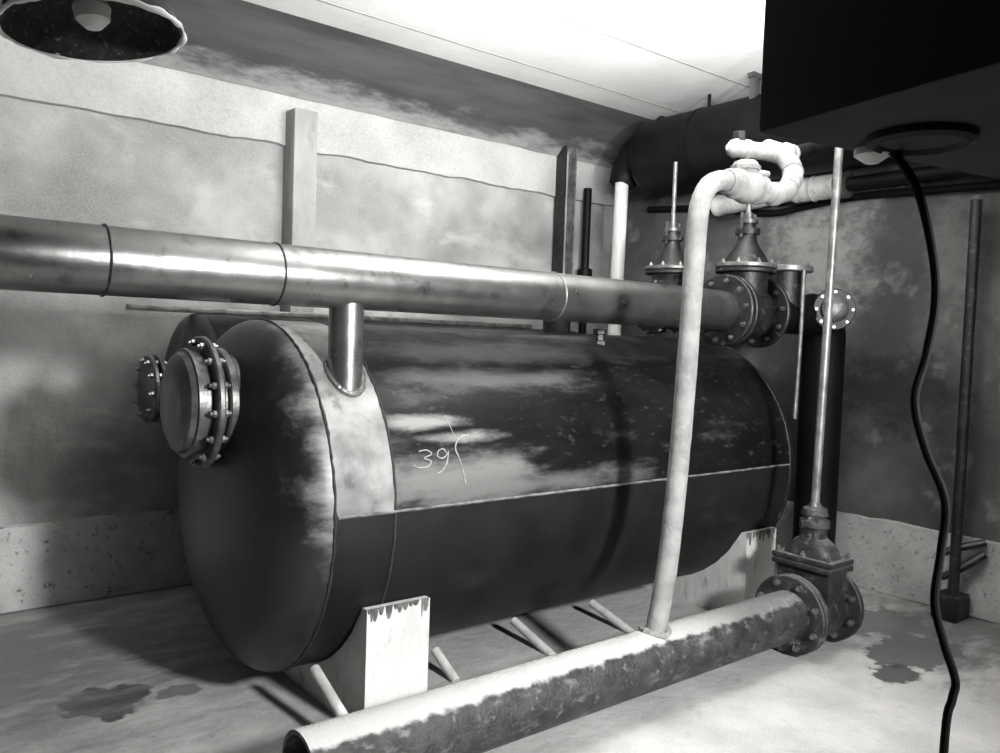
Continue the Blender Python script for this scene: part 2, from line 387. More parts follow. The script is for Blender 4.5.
# concrete posts on the back wall
bm = new(); box(bm, (2.085, 4.70, 0), (2.24, YB + 0.005, 2.86), bev=0.008); roughen(bm, 0.004, 6)
single('wall_post', bm, 'post', 'grey concrete post against the back wall, above left end of main pipe', 'post', (2.16, 4.78, 0))
t = thing('channel_post', 'narrow dark steel channel post on the back wall near the corner', 'post', (4.4, 4.78, 0))
bm = new(); box(bm, (4.32, 4.72, 0), (4.335, 4.83, 3.02)); part('side_flange', bm, 'iron', t)
bm = new(); box(bm, (4.425, 4.72, 0), (4.44, 4.83, 3.02)); part('side_flange', bm, 'rod', t)
bm = new(); box(bm, (4.335, 4.80, 0), (4.425, 4.815, 3.02)); part('web', bm, 'post', t)
t = thing('drain_pipe', 'thin dark vertical pipe on back wall right of the channel post', 'pipe', (4.62, 4.77, 0))
bm = new(); cyl(bm, (4.62, 4.77, 0.0), (4.62, 4.77, 2.74), 0.032, seg=16); part('pipe', bm, 'blackiron', t)
bm = new(); cyl(bm, (4.62, 4.77, 1.95), (4.62, 4.77, 2.1), 0.06, seg=16, bev=0.01); part('coupling', bm, 'blackiron', t)

# ------------------------------------------------------------------ the large front tank
TY, TZ, TR = 3.30, 0.827, 0.7254
X1, X2, X3 = 1.327, 1.572, 4.16
SA = math.radians(180 - 2.2)                   # angle of the lap seam on the front
tank = thing('boiler_tank', 'large black riveted-seam cylindrical steel tank lying on concrete saddles', 'tank', (2.75, TY, TZ - TR))
tank['label'] = 'large black cylindrical steel tank lying on white concrete saddles, 39 chalked on its side'
ov = 0.02
bm = new(); arc_shell(bm, X1, X2 - 0.003, TY, TZ, TR - 0.012, TR, math.radians(2), SA, 64, 3); part('shell_plate', bm, 'course', tank, 'worn shiny end course of shell plate')
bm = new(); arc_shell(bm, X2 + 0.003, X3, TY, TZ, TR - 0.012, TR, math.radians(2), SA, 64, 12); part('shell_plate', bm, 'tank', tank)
bm = new(); arc_shell(bm, X1, X3, TY, TZ, TR - 0.012, TR - 0.001, SA - 0.02, math.radians(362), 64, 12); part('lower_plate', bm, 'tar', tank, 'dull tarred lower plate')
def head_bm(x, sgn, R, d, yc, zc, n=14):
    bm = new(); prof = [(0.0, R)]
    for k in range(1, n + 1):
        th = PI / 2 * k / n; prof.append((d * math.sin(th) ** 0.9, R * math.cos(th) if k < n else 0))
    return lathe(bm, (x, yc, zc), (sgn, 0, 0), prof, 96)
HD = 0.22
def head_zone(x, sgn, R, d, yc, zc, t0, t1, a0, a1, nt=10, na=96):
    bm = new(); rows = []
    for i in range(nt + 1):
        th = t0 + (t1 - t0) * i / nt; r = max(R * math.cos(th), 0.0005); dx = d * math.sin(th) ** 0.9
        rows.append([bm.verts.new((x + sgn * dx, yc + r * math.cos(a0 + (a1 - a0) * k / na), zc + r * math.sin(a0 + (a1 - a0) * k / na))) for k in range(na + 1)])
    for p_, q_ in zip(rows, rows[1:]):
        for k in range(na): bm.faces.new((p_[k], p_[k + 1], q_[k + 1], q_[k]))
    bmesh.ops.remove_doubles(bm, verts=bm.verts, dist=0.0004); return bm
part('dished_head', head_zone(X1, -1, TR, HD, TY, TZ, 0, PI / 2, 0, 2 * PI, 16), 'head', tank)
part('dished_head', head_bm(X3, 1, TR, 0.26, TY, TZ), 'tar', tank)
def ring_bead(x, yc, zc, R, r, m, parent, name='weld_seam', a0=0, a1=2 * PI, lump=0.35, n=260):
    pts = []; rr = []
    for k in range(n + 1):
        a = a0 + (a1 - a0) * k / n
        j = noise.noise(Vector((a * 40, x, 0)))
        pts.append((x + 0.003 * noise.noise(Vector((a * 25, 1, x))), yc + R * math.cos(a), zc + R * math.sin(a))); rr.append(r * (1 + lump * j))
    bm = new(); tube(bm, pts, rr, 6); return part(name, bm, m, parent, sharp=80)
ring_bead(X1, TY, TZ, TR + 0.0, 0.006, 'darkweld', tank, lump=0.6)
ring_bead(X2, TY, TZ, TR - 0.001, 0.006, 'darkweld', tank)
ring_bead(X3, TY, TZ, TR + 0.001, 0.008, 'iron', tank)
pts = [(X1 + 0.01 + (X3 - X1 - 0.02) * k / 120, TY + (TR + 0.002) * math.cos(SA), TZ + (TR + 0.002) * math.sin(SA) + 0.002 * noise.noise(Vector((k * 0.3, 0, 0)))) for k in range(121)]
bm = new(); tube(bm, pts, [0.006 * (1 + 0.4 * noise.noise(Vector((k * 0.7, 5, 0)))) for k in range(121)], 6); part('lap_seam', bm, 'weld', tank, 'pale lengthwise lap seam')
# manway on the near head
MY, MZ = 3.25, 1.215
mw = (0, MY, MZ)
bm = new(); cyl(bm, (1.22, MY, MZ), (1.08, MY, MZ), 0.19, seg=48); neck = part('manway_neck', bm, 'flange', tank)
bm = new(); solid(bm, (1.155, MY, MZ), (-1, 0, 0), [(0, 0.21), (0.006, 0.217), (0.03, 0.217), (0.036, 0.21)], 48); part('manway_collar', bm, 'flange', tank)
flange(tank, 'manway_flange', (1.085, MY, MZ), (-1, 0, 0), 0.262, 0.236, 0.026, 'flange', 14, 0.014, 0.1)
bm = new(); solid(bm, (1.055, MY, MZ), (-1, 0, 0), [(0, 0.205), (0.035, 0.205), (0.038, 0.212), (0.052, 0.212), (0.055, 0.2), (0.075, 0.19), (0.09, 0.16), (0.097, 0.11), (0.1, 0.05)], 48)
part('manway_cover', bm, 'flange', tank, 'domed cover of the manway')
# branch nozzle up to the main pipe
NX_, NY_ = 1.468, 2.80
bm = new(); cyl(bm, (NX_, NY_, 1.28), (NX_, NY_, 1.625), 0.066, seg=40); nz_ = part('nozzle', bm, 'steel', tank, 'short shiny branch pipe')
pts = []; rr = []
for k in range(97):
    a = 2 * PI * k / 96; x = NX_ + 0.070 * math.cos(a); y = NY_ + 0.070 * math.sin(a)
    z = TZ + math.sqrt(TR ** 2 - (y - TY) ** 2) + 0.003
    pts.append((x, y, z)); rr.append(0.011 * (1 + 0.4 * noise.noise(Vector((k * 0.6, 0, 9)))))
bm = new(); tube(bm, pts, rr, 8); b_ = part('weld_bead', bm, 'bolt', nz_, 'lumpy bright weld around foot of branch')
# small plug on the top
bm = new(); zz = TZ + math.sqrt(TR ** 2 - 0.25 ** 2)
solid(bm, (3.08, 3.05, zz - 0.03), (0, 0, 1), [(0, 0.04), (0.035, 0.04), (0.04, 0.025), (0.07, 0.025), (0.075, 0.035), (0.1, 0.035)], 6); part('plug', bm, 'iron', tank)
# chalk figures on the shell
def chalk(pts, name='chalk_mark', r=0.0022):
    P = smooth_path(pts, 6); Q = []
    for p in P:
        d = Vector((0, p.y - TY, p.z - TZ)); d.normalize(); Q.append(Vector((p.x, TY, TZ)) + d * (TR + 0.001))
    bm = new(); tube(bm, Q, r, 6); part(name, bm, 'chalk', tank)
chalk([(1.6917, 2.6123, 1.067), (1.7278, 2.6134, 1.07), (1.7482, 2.6079, 1.0538), (1.7117, 2.6037, 1.0408), (1.7409, 2.6002, 1.0289), (1.7257, 2.5949, 1.0097), (1.6823, 2.5944, 1.0076), (1.661, 2.5974, 1.019)], 'chalk_figure')
chalk([(1.819, 2.6065, 1.0497), (1.8068, 2.6132, 1.0696), (1.7818, 2.6115, 1.0645), (1.7749, 2.6049, 1.0446), (1.7957, 2.6022, 1.0357), (1.8206, 2.6065, 1.0496), (1.8273, 2.6098, 1.0595), (1.8137, 2.5971, 1.0179), (1.7892, 2.5901, 0.9901), (1.766, 2.5882, 0.9815)], 'chalk_figure')
chalk([(1.9379, 2.631, 1.1149), (1.9113, 2.6315, 1.1161), (1.880, 2.624, 1.100), (1.8630, 2.613, 1.068), (1.8732, 2.6016, 1.0336), (1.8853, 2.5881, 0.9807), (1.894, 2.579, 0.9301)], r=0.0028)
chalk([(1.8473, 2.6721, 1.1961), (1.8599, 2.6475, 1.1505), (1.868, 2.632, 1.118)], r=0.0013)

# saddles
def saddle(x0, x1, label, seed):
    t = thing('concrete_saddle', label, 'saddle', ((x0 + x1) / 2, TY, 0), 'concrete saddles under the front tank')
    zt = 0.485; yf = 2.62
    poly = [(yf, 0.0), (yf, zt)]
    ya = TY - math.sqrt((TR + 0.004) ** 2 - (zt - TZ) ** 2)
    n = 16
    for k in range(n + 1):
        y = ya + (2 * TY - 2 * ya) * k / n
        poly.append((y, TZ - math.sqrt((TR + 0.004) ** 2 - (y - TY) ** 2)))
    poly += [(2 * TY - yf, zt), (2 * TY - yf, 0.0)]
    bm = new(); prism_x(bm, poly, x0, x1); part('block', bm, 'white', t)
    bm = new(); rnd = random.Random(seed)
    x = x0 + 0.008
    while x < x1 - 0.01:                       # tar run down from the cradle edge
        w = rnd.uniform(0.008, 0.03); d = rnd.choice([0.02, 0.03, 0.035, 0.05, 0.07])
        solid(bm, (x, yf, zt + 0.002), (0, 0, -1), [(0, w * 0.6), (d * 0.6, w * 0.45), (d, w * 0.2)], 8)
        x += w * 1.05
    for v in bm.verts: v.co.y = yf + (v.co.y - yf) * 0.25
    part('tar_drips', bm, 'drip', t)
    return t
saddle(1.49, 1.768, 'white concrete saddle with tar drips under the near end of the tank', 1)
saddle(3.85, 4.13, 'concrete saddle under far end of the tank, behind the floor valve', 5)

# ------------------------------------------------------------------ smaller rear tank and the bar lying on it
QY, QZ, QR = 4.425, 1.20, 0.39
t = thing('rear_tank', 'smaller dark tank lying behind the large tank, half hidden', 'tank', (3.0, QY, 0))
bm = new(); cyl(bm, (1.44, QY, QZ), (4.14, QY, QZ), QR, seg=64); part('shell', bm, 'tank', t)
part('dished_head', head_bm(1.44, -1, QR, 0.13, QY, QZ, 8), 'head', t)
part('dished_head', head_bm(4.14, 1, QR, 0.13, QY, QZ, 8), 'head', t)
bm = new(); cyl(bm, (1.33, QY - 0.05, QZ - 0.01), (1.2, QY - 0.05, QZ - 0.01), 0.12, seg=32); part('nozzle', bm, 'flange', t)
flange(t, 'nozzle_flange', (1.235, QY - 0.05, QZ - 0.01), (-1, 0, 0), 0.175, 0.148, 0.025, 'flange', 10, 0.012, 0.1)
flange(t, 'blind_flange', (1.195, QY - 0.05, QZ - 0.01), (-1, 0, 0), 0.175, 0.148, 0.025, 'flange', 10, 0.014, 0.1)
for x in (1.9, 3.7):
    bm = new(); box(bm, (x - 0.13, 4.12, 0), (x + 0.13, 4.73, 0.9)); part('support', bm, 'post', t)
bm = new(); box(bm, (1.09, QY - 0.015, QZ + QR), (3.78, QY + 0.045, QZ + QR + 0.03), bev=0.004)
single('steel_bar', bm, 'rod', 'long thin pale steel bar lying along top of the rear tank', 'bar', (2.4, QY, QZ + QR))

# ------------------------------------------------------------------ main pipe over the front tank
PY, PZ, PR = 2.80, 1.708, 0.110
t = thing('main_pipe', 'long shiny steel pipe running above the large tank from left edge', 'pipe', (2.0, PY, PZ))
bm = new(); lathe(bm, (XL, PY, PZ), (1, 0, 0), [(0, 0)] + [(i * 0.1, PR) for i in range(0, 52)] + [(3.773 - XL, PR), (3.773 - XL, 0)], 64); part('pipe', bm, 'steel', t)
def pipe_ring(x, w, r, m):
    bm = new(); pts = []; rr = []
    for k in range(81):
        a = 2 * PI * k / 80; pts.append((x, PY + r * math.cos(a), PZ + r * math.sin(a))); rr.append(w * (1 + 0.35 * noise.noise(Vector((a * 8, x, 0)))))
    tube(bm, pts, rr, 8); part('weld_ring', bm, m, t)
pipe_ring(0.615, 0.005, PR, 'iron'); pipe_ring(1.175, 0.004, PR, 'iron'); pipe_ring(2.50, 0.005, PR, 'rod')
flange(t, 'pipe_flange', (3.773, PY, PZ), (1, 0, 0), 0.20, 0.165, 0.03, 'iron', 10, 0.014, 0.15)

def gate_valve(x, y, z, pr, label, fl=0.20, stem_top=0.62, rods=True):
    """valve with its body along x at pipe centre (x, y, z)"""
    t = thing('gate_valve', label, 'valve', (x, y, z), 'gate valves at the tank tops')
    bm = new(); lathe(bm, (x - 0.165, y, z), (1, 0, 0), [(0, 0), (0, pr), (0.05, pr), (0.09, pr * 1.35), (0.24, pr * 1.35), (0.28, pr), (0.33, pr), (0.33, 0)], 40)
    cyl(bm, (x, y, z), (x, y, z + 0.22), 0.115, 0.125, seg=32); part('body', bm, 'iron', t)
    flange(t, 'pipe_flange', (x - 0.165, y, z), (1, 0, 0), fl, 0.165, 0.03, 'iron', 10, 0.014, 0.15)
    flange(t, 'pipe_flange', (x + 0.135, y, z), (1, 0, 0), fl, 0.165, 0.03, 'iron', 10, 0.014, 0.15)
    for k, zz in enumerate((0.22, 0.248)):
        bm = new(); solid(bm, (x, y, z + zz), (0, 0, 1), [(0, 0.165), (0.005, 0.17), (0.019, 0.17), (0.024, 0.165)], 40); f = part('bonnet_flange', bm, 'rod' if k else 'iron', t)
        if k: bolts(f, (x, y, z + zz + 0.024), (0, 0, 1), 0.142, 8, 0.013, 0.3)
    bm = new(); solid(bm, (x, y, z + 0.27), (0, 0, 1), [(0, 0.125), (0.04, 0.11), (0.09, 0.075), (0.13, 0.055), (0.17, 0.05), (0.17, 0.07), (0.2, 0.07), (0.2, 0.045), (0.25, 0.042)], 32); part('bonnet', bm, 'iron', t)
    bm = new(); solid(bm, (x, y, z + 0.5), (0, 0, 1), [(0, 0.055), (0.02, 0.055), (0.02, 0.03), (0.06, 0.03)], 12)
    for s in (-1, 1): cyl(bm, (x + s * 0.06, y, z + 0.42), (x + s * 0.06, y, z + 0.56), 0.009, seg=8)
    part('gland', bm, 'flange', t)
    bm = new(); cyl(bm, (x, y, z + 0.5), (x, y, z + stem_top), 0.014, seg=12); part('stem', bm, 'rod', t)
    return t
gate_valve(3.98, PY, PZ, PR, 'gate valve on the end of the main pipe behind white pipe, right of it', stem_top=0.66)
# second header with its own valve, behind the first
HY, HZ = 3.52, 1.745
t = thing('rear_header_pipe', 'dark header pipe hidden behind the main pipe', 'pipe', (3.6, HY, HZ))
bm = new(); cyl(bm, (3.1, HY, HZ), (4.0, HY, HZ), 0.1, seg=40); cyl(bm, (4.38, HY, HZ), (XR, HY, HZ), 0.1, seg=40); part('pipe', bm, 'iron', t)
bm = new(); cyl(bm, (3.2, HY, HZ), (3.2, HY, 1.49), 0.08, seg=32); part('branch', bm, 'iron', t)
gate_valve(4.19, HY, HZ, 0.1, 'rear gate valve with tall thin stem, left of the white pipe', fl=0.17, stem_top=0.95)
# third short valve body and elbow turning down to the riser
t = thing('riser_pipe', 'dark riser pipe turning down beside the far end of tank', 'pipe', (4.78, 2.76, 0))
ex, er = 4.79, 0.15
bm = new(); pts = [(4.145, PY, PZ), (4.4, PY, PZ), (4.6, PY, PZ + 0.01)]
for k in range(9):
    a = PI / 2 * k / 8; pts.append((ex - er + er * math.sin(a), PY - 0.03, PZ + 0.02 - er + er * math.cos(a)))
pts += [(ex, PY - 0.03, 1.3), (ex, PY - 0.03, 0.0)]
tube(bm, pts, [0.11, 0.11, 0.12] + [0.128] * 9 + [0.128, 0.128], 40); part('pipe', bm, 'blackiron', t)
bm = new(); cyl(bm, (4.38, PY, PZ), (4.38, PY, 1.97), 0.1, seg=32); part('tee_branch', bm, 'iron', t)
bm = new(); solid(bm, (4.38, PY, 1.965), (0, 0, 1), [(0, 0.15), (0.005, 0.155), (0.03, 0.155), (0.035, 0.15)], 40); f = part('blind_flange', bm, 'rod', t)
bolts(f, (4.38, PY, 2.0), (0, 0, 1), 0.13, 8, 0.011, 0.2)
sd = Vector((-0.72, -0.69, 0)); so = Vector((ex - 0.02, PY - 0.04, 1.755))
bm = new(); cyl(bm, so + sd * 0.08, so + sd * 0.20, 0.085, seg=32); part('side_stub', bm, 'steel', t, 'bright side stub')
bm = new(); solid(bm, so + sd * 0.19, sd, [(0, 0.12), (0.005, 0.125), (0.02, 0.125), (0.025, 0.12)], 40); f = part('stub_flange', bm, 'iron', t)
bolts(f, so + sd * 0.215, sd, 0.105, 8, 0.009)
bm = new(); solid(bm, so + sd * 0.21, sd, [(0, 0.08), (0.03, 0.078), (0.04, 0.06)], 32); part('stub_cap', bm, 'flange', t)
bm = new(); tube(bm, [(4.345, 2.66, 1.975), (4.345, 2.66, 1.6), (4.325, 2.66, 1.10)], 0.012, 10); part('gauge_rod', bm, 'rod', t, 'thin pale rod hanging from flange')
bm = new(); cyl(bm, (4.35, 2.70, 1.98), (4.345, 2.655, 1.98), 0.012, seg=10); part('rod_bracket', bm, 'rod', t)

# ------------------------------------------------------------------ big overhead duct with elbow and pale drop pipe
DX, DZ, DR = 4.78, 2.915, 0.283
t = thing('overhead_duct', 'fat black duct hung under the ceiling along the right wall', 'duct', (DX, 2.0, DZ))
bm = new(); solid(bm, (DX, 4.22, DZ), (0, -1, 0), [(-0.10, 0.02), (-0.095, 0.12), (-0.07, 0.2), (-0.03, 0.26), (0.02, DR), (1.0, DR), (2.0, DR), (3.0, DR), (4.0, DR), (6.0, DR)], 64); part('duct', bm, 'blackiron', t)
for y in (3.75, 2.2, 0.6):
    bm = new(); solid(bm, (DX, y, DZ), (0, -1, 0), [(0, DR + 0.004), (0.03, DR + 0.004)], 64); s_ = part('band', bm, 'blackiron', t)
    bm = new(); cyl(bm, (DX, y - 0.015, DZ + DR - 0.01), (DX, y - 0.015, ZC), 0.012, seg=8); part('hanger', bm, 'blackiron', t)
t = thing('drop_pipe', 'vertical pale pipe dropping from a black segmented elbow in the far corner', 'pipe', (4.60, 4.42, 0.0))
path = []; rad = []
for k in range(13):
    a = PI / 2 * k / 12; path.append(Vector((4.77 - 0.13 * (k / 12), 4.12 + 0.30 * math.sin(a), 2.73 + 0.28 * math.cos(a)))); rad.append(0.19 - 0.09 * k / 12)
for k in range(0, 12, 3):
    bm = new(); seg = path[k:k + 4]; rr = rad[k:k + 4]; rr[0] *= 1.1
    tube(bm, seg, rr, 32); part('elbow_segment', bm, 'blackiron' if k else 'iron', t)
bm = new(); cyl(bm, (4.64, 4.42, 2.74), (4.60, 4.42, 0.0), 0.052, seg=32); part('pipe', bm, 'enamel', t, 'pale drop pipe')

# pale lagged pipe and dark cable along the right wall
t = thing('lagged_pipe', 'grimy lagged pipe along right wall just below the black duct', 'pipe', (4.93, 3.0, 2.56))
def lump_pipe(y0, y1, z0, z1, r, m, seed):
    bm = new(); n = 18; P = [(4.935, y0 + (y1 - y0) * k / n, z0 + (z1 - z0) * k / n) for k in range(n + 1)]
    tube(bm, P, [r * (1 + 0.14 * noise.noise(Vector((k * 0.7, seed, 0)))) for k in range(n + 1)], 20); return bm
part('lagging', lump_pipe(3.75, 3.13, 2.53, 2.575, 0.075, 'lag_old', 1), 'lag_old', t)
part('lagging', lump_pipe(3.11, 2.80, 2.562, 2.562, 0.08, 'lag', 4), 'lag_old', t)
bm = new(); cyl(bm, (4.935, 2.81, 2.562), (4.935, 2.74, 2.562), 0.085, seg=24); part('end_flange', bm, 'flange', t)
bm = new(); cyl(bm, (4.935, 2.74, 2.562), (4.935, -1.6, 2.562), 0.045, seg=16); part('pipe', bm, 'blackiron', t)
bm = new(); box(bm, (5.05, 3.4, 2.5), (XR - 0.001, 3.44, 2.56)); part('bracket', bm, 'iron', t)
P = smooth_path([(5.05, 4.5, 2.60), (5.05, 3.95, 2.55), (5.05, 3.5, 2.475), (5.05, 3.3, 2.455), (5.05, 3.1, 2.475), (5.05, 2.7, 2.50), (5.05, 2.0, 2.475), (5.05, 0.9, 2.45), (5.05, -1.7, 2.42)], 6)
bm = new(); tube(bm, P, 0.024, 10)
single('black_hose', bm, 'rubber', 'sagging black hose clipped along the right wall under the lagged pipe', 'hose', (5.05, 2.5, 2.45))

# ------------------------------------------------------------------ floor pipe with its gate valve
FY, FZ, FR = 2.20, 0.200, 0.120
t = thing('floor_pipe', 'heavy dusty iron pipe lying along the floor in front', 'pipe', (2.3, FY, 0))
bm = new(); hollow(bm, (1.035, FY, FZ), (3.60, FY, FZ), FR, FR - 0.014, 56, 0.3); part('pipe', bm, 'floorpipe', t)
for x in (1.2,):
    bm = new(); box(bm, (x - 0.06, FY - 0.09, 0), (x + 0.06, FY + 0.09, FZ - FR * 0.9)); part('packing_block', bm, 'dark_wood', t)
flange(t, 'pipe_flange', (3.60, FY, FZ), (1, 0, 0), 0.195, 0.16, 0.026, 'valve', 8, 0.016, 0.39)
vx = 3.80
t = thing('floor_valve', 'large iron gate valve on the floor at the right end of the floor pipe', 'valve', (vx, FY, 0))
bm = new(); lathe(bm, (3.626, FY, FZ), (1, 0, 0), [(0, 0), (0, 0.13), (0.05, 0.12), (0.1, 0.15), (0.25, 0.15), (0.30, 0.12), (0.348, 0.13), (0.348, 0)], 40)
box(bm, (vx - 0.085, FY - 0.14, FZ + 0.02), (vx + 0.085, FY + 0.14, 0.43)); part('body', bm, 'valve', t)
flange(t, 'pipe_flange', (3.628, FY, FZ), (1, 0, 0), 0.195, 0.16, 0.028, 'valve', 8, 0.016, 0.39)
flange(t, 'pipe_flange', (3.945, FY, FZ), (1, 0, 0), 0.195, 0.16, 0.035, 'valve', 8, 0.016, 0.39)
for z in (0.415, 0.447):
    bm = new(); box(bm, (vx - 0.105, FY - 0.165, z), (vx + 0.105, FY + 0.165, z + 0.028), bev=0.006); f = part('bonnet_flange', bm, 'valve', t)
for sx in (-1, 1):
    for sy in (-1, 0, 1):
        bolts(f, (vx + sx * 0.088, FY + sy * 0.14, 0.475), (0, 0, 1), 0.0001, 1, 0.014)
bm = new()                                     # tapering bonnet
levels = [(0.475, 0.085, 0.135), (0.51, 0.08, 0.12), (0.545, 0.07, 0.085), (0.565, 0.058, 0.06), (0.61, 0.056, 0.058)]
rings = []
for z, hx, hy in levels:
    rings.append([bm.verts.new((vx + hx * math.copysign(abs(math.cos(a)) ** 0.6, math.cos(a)), FY + hy * math.copysign(abs(math.sin(a)) ** 0.6, math.sin(a)), z)) for a in [2 * PI * k / 28 for k in range(28)]])
for a_, b_ in zip(rings, rings[1:]):
    for k in range(28): bm.faces.new((a_[k], a_[(k + 1) % 28], b_[(k + 1) % 28], b_[k]))
bm.faces.new(rings[-1]); bm.faces.new(rings[0])
part('bonnet', bm, 'valve', t)
bm = new(); solid(bm, (vx, FY, 0.605), (0, 0, 1), [(0, 0.05), (0.01, 0.068), (0.045, 0.07), (0.055, 0.045), (0.065, 0.045), (0.075, 0.062), (0.105, 0.06), (0.115, 0.03), (0.135, 0.026)], 20)
roughen(bm, 0.014, 35); part('gland', bm, 'flange', t)
bm = new(); cyl(bm, (vx, FY, 0.69), (3.875, FY, ZC), 0.021, seg=16); part('extension_stem', bm, 'rod', t, 'long steel rod rising to the ceiling')

# white lagged pipe with its valve and return bend
t = thing('white_pipe', 'white lagged pipe rising from floor pipe, with valve and return bend', 'pipe', (2.62, FY, 0.31))
P = smooth_path([(2.612, 2.2, 0.300), (2.64, 2.2, 0.40), (2.679, 2.2, 0.604), (2.711, 2.2, 0.897), (2.733, 2.2, 1.192), (2.749, 2.2, 1.487), (2.761, 2.2, 1.781), (2.772, 2.2, 2.011), (2.79, 2.2, 2.110), (2.835, 2.2, 2.18), (2.898, 2.2, 2.212), (2.954, 2.2, 2.22), (2.98, 2.2, 2.22)], 5)
bm = new(); tube(bm, P, [0.043 * (1 + 0.05 * noise.noise(Vector((k * 1.3, 0, 0)))) for k in range(len(P))], 28); part('riser', bm, 'lag', t)
bm = new(); pts = []
for k in range(33):
    a = 2 * PI * k / 32; x = 2.615 + 0.055 * math.cos(a); y = FY + 0.055 * math.sin(a); pts.append((x, y, FZ + math.sqrt(FR ** 2 - (y - FY) ** 2) + 0.003))
tube(bm, pts, [0.013 * (1 + 0.8 * noise.noise(Vector((k * 1.1, 2, 0)))) for k in range(33)], 8); part('joint_collar', bm, 'lag', t)
bm = new(); lathe(bm, (2.955, 2.2, 2.22), (1, 0, -0.02), [(0, 0), (0, 0.05), (0.01, 0.056), (0.05, 0.052), (0.06, 0.068), (0.075, 0.068), (0.08, 0.055), (0.11, 0.07), (0.15, 0.077), (0.19, 0.07), (0.22, 0.055), (0.225, 0.066), (0.245, 0.066), (0.25, 0.048), (0.34, 0.048), (0.345, 0.054), (0.37, 0.054), (0.375, 0.04), (0.375, 0)], 32)
body = part('valve_body', bm, 'lag', t)
bm = new(); solid(bm, (3.09, 2.2, 2.25), (0, 0, 1), [(0, 0.056), (0.035, 0.056), (0.037, 0.064), (0.055, 0.066), (0.06, 0.056), (0.072, 0.052), (0.078, 0.04)], 8); part('valve_cap', bm, 'lag', body)
bm = new(); cyl(bm, (3.12, 2.19, 2.285), (3.215, 2.17, 2.285), 0.014, seg=12); part('drain_stub', bm, 'lag', body)
bend = smooth_path([(3.322, 2.2, 2.218), (3.439, 2.22, 2.25), (3.553, 2.26, 2.335), (3.62, 2.32, 2.415), (3.62, 2.38, 2.465), (3.575, 2.43, 2.485), (3.52, 2.47, 2.49), (3.42, 2.5, 2.488)], 6)
q = len(bend) - 1
for a_, b_ in ((0, 7), (7, 14), (14, 21), (21, 28), (28, q)):
    s_ = bend[a_:b_ + 1]; rr = [0.048 if a_ < 21 else 0.042] * len(s_); rr[0] += 0.004
    bm = new(); tube(bm, s_, rr, 24); part('bend_segment', bm, 'lag', t)
bm = new(); cyl(bm, (3.47, 2.485, 2.489), (3.495, 2.48, 2.489), 0.05, seg=28, bev=0.005); part('collar', bm, 'lag', t)
bm = new(); solid(bm, (3.43, 2.50, 2.488), (-1, 0.2, 0), [(0, 0.042), (0.01, 0.048), (0.03, 0.042), (0.06, 0.014)], 20); part('nose', bm, 'lag', t)
bm = new(); cyl(bm, (3.45, 2.50, 2.50), (3.445, 2.50, 2.575), 0.033, seg=6, bev=0.004); part('plug', bm, 'blackiron', t, 'dark plug')
bm = new(); cyl(bm, (3.60, 2.44, 2.51), (3.78, 2.45, 2.515), 0.044, seg=24); part('stub', bm, 'lag', t)
for x in (3.76, 3.81):
    bm = new(); cyl(bm, (x, 2.45, 2.515), (x + 0.022, 2.45, 2.515), 0.054, seg=24, bev=0.004); part('stub_collar', bm, 'lag', t)
bm = new(); cyl(bm, (3.83, 2.45, 2.515), (4.53, 2.45, 2.75), 0.04, seg=20); part('dark_branch', bm, 'blackiron', t, 'dark branch to the duct')

# pegs leaning out from under the tank
PEGS = [((1.40, 2.641, 0.118), (1.40, 2.86, 0.205)), ((2.07, 2.853, 0.004), (2.07, 3.015, 0.086)), ((2.62, 2.857, 0.010), (2.62, 3.125, 0.085)), ((3.17, 2.847, 0.013), (3.17, 3.12, 0.082))]
LAB = ['pale wooden peg on floor left of the white saddle', 'short pale peg on the floor just right of the white saddle',
       'pale peg leaning under the middle of the tank', 'pale peg with dark shadow, nearest to the white pipe']
for i, (a, b) in enumerate(PEGS):
    a = Vector(a); b = Vector(b); d = (a - b).normalized(); foot = a + d * (a.z / -d.z)
    bm = new(); cyl(bm, foot, b, 0.022, seg=14, bev=0.003)
    single('wooden_peg', bm, 'wood', LAB[i], 'peg', foot, 'pegs under the tank')

# ------------------------------------------------------------------ right edge: conduit with bracket on a block
t = thing('conduit_pipe', 'thin dark vertical conduit at right edge, bracketed to the right wall', 'pipe', (4.95, 1.985, 0.14))
bm = new(); cyl(bm, (4.95, 1.985, 0.14), (4.95, 1.985, 2.38), 0.03, seg=16); part('pipe', bm, 'iron', t)
for z, dz in ((0.38, 0.0), (0.24, 0.08)):
    bm = new(); tube(bm, [(4.94, 2.05, z - 0.02), (4.95, 1.985, z + 0.02), (5.03, 1.86, z + 0.07 + dz * 0.9)], 0.022, 8); part('bracket_arm', bm, 'iron', t)
bm = new(); box(bm, (4.84, 1.92, 0.0), (5.02, 2.06, 0.14), bev=0.008)
single('concrete_block', bm, 'iron', 'dark block on the floor under the conduit', 'block', (4.9, 2.0, 0))
bm = new(); box(bm, (4.60, 3.235, 3.12), (4.64, 3.275, ZC)); box(bm, (4.69, 3.235, 3.14), (4.72, 3.275, ZC)); box(bm, (4.58, 3.23, 3.27), (4.74, 3.28, ZC))
single('ceiling_hanger', bm, 'dark_wood', 'small dark hanger block under the ceiling beside black box', 'hanger', (4.65, 3.25, ZC))

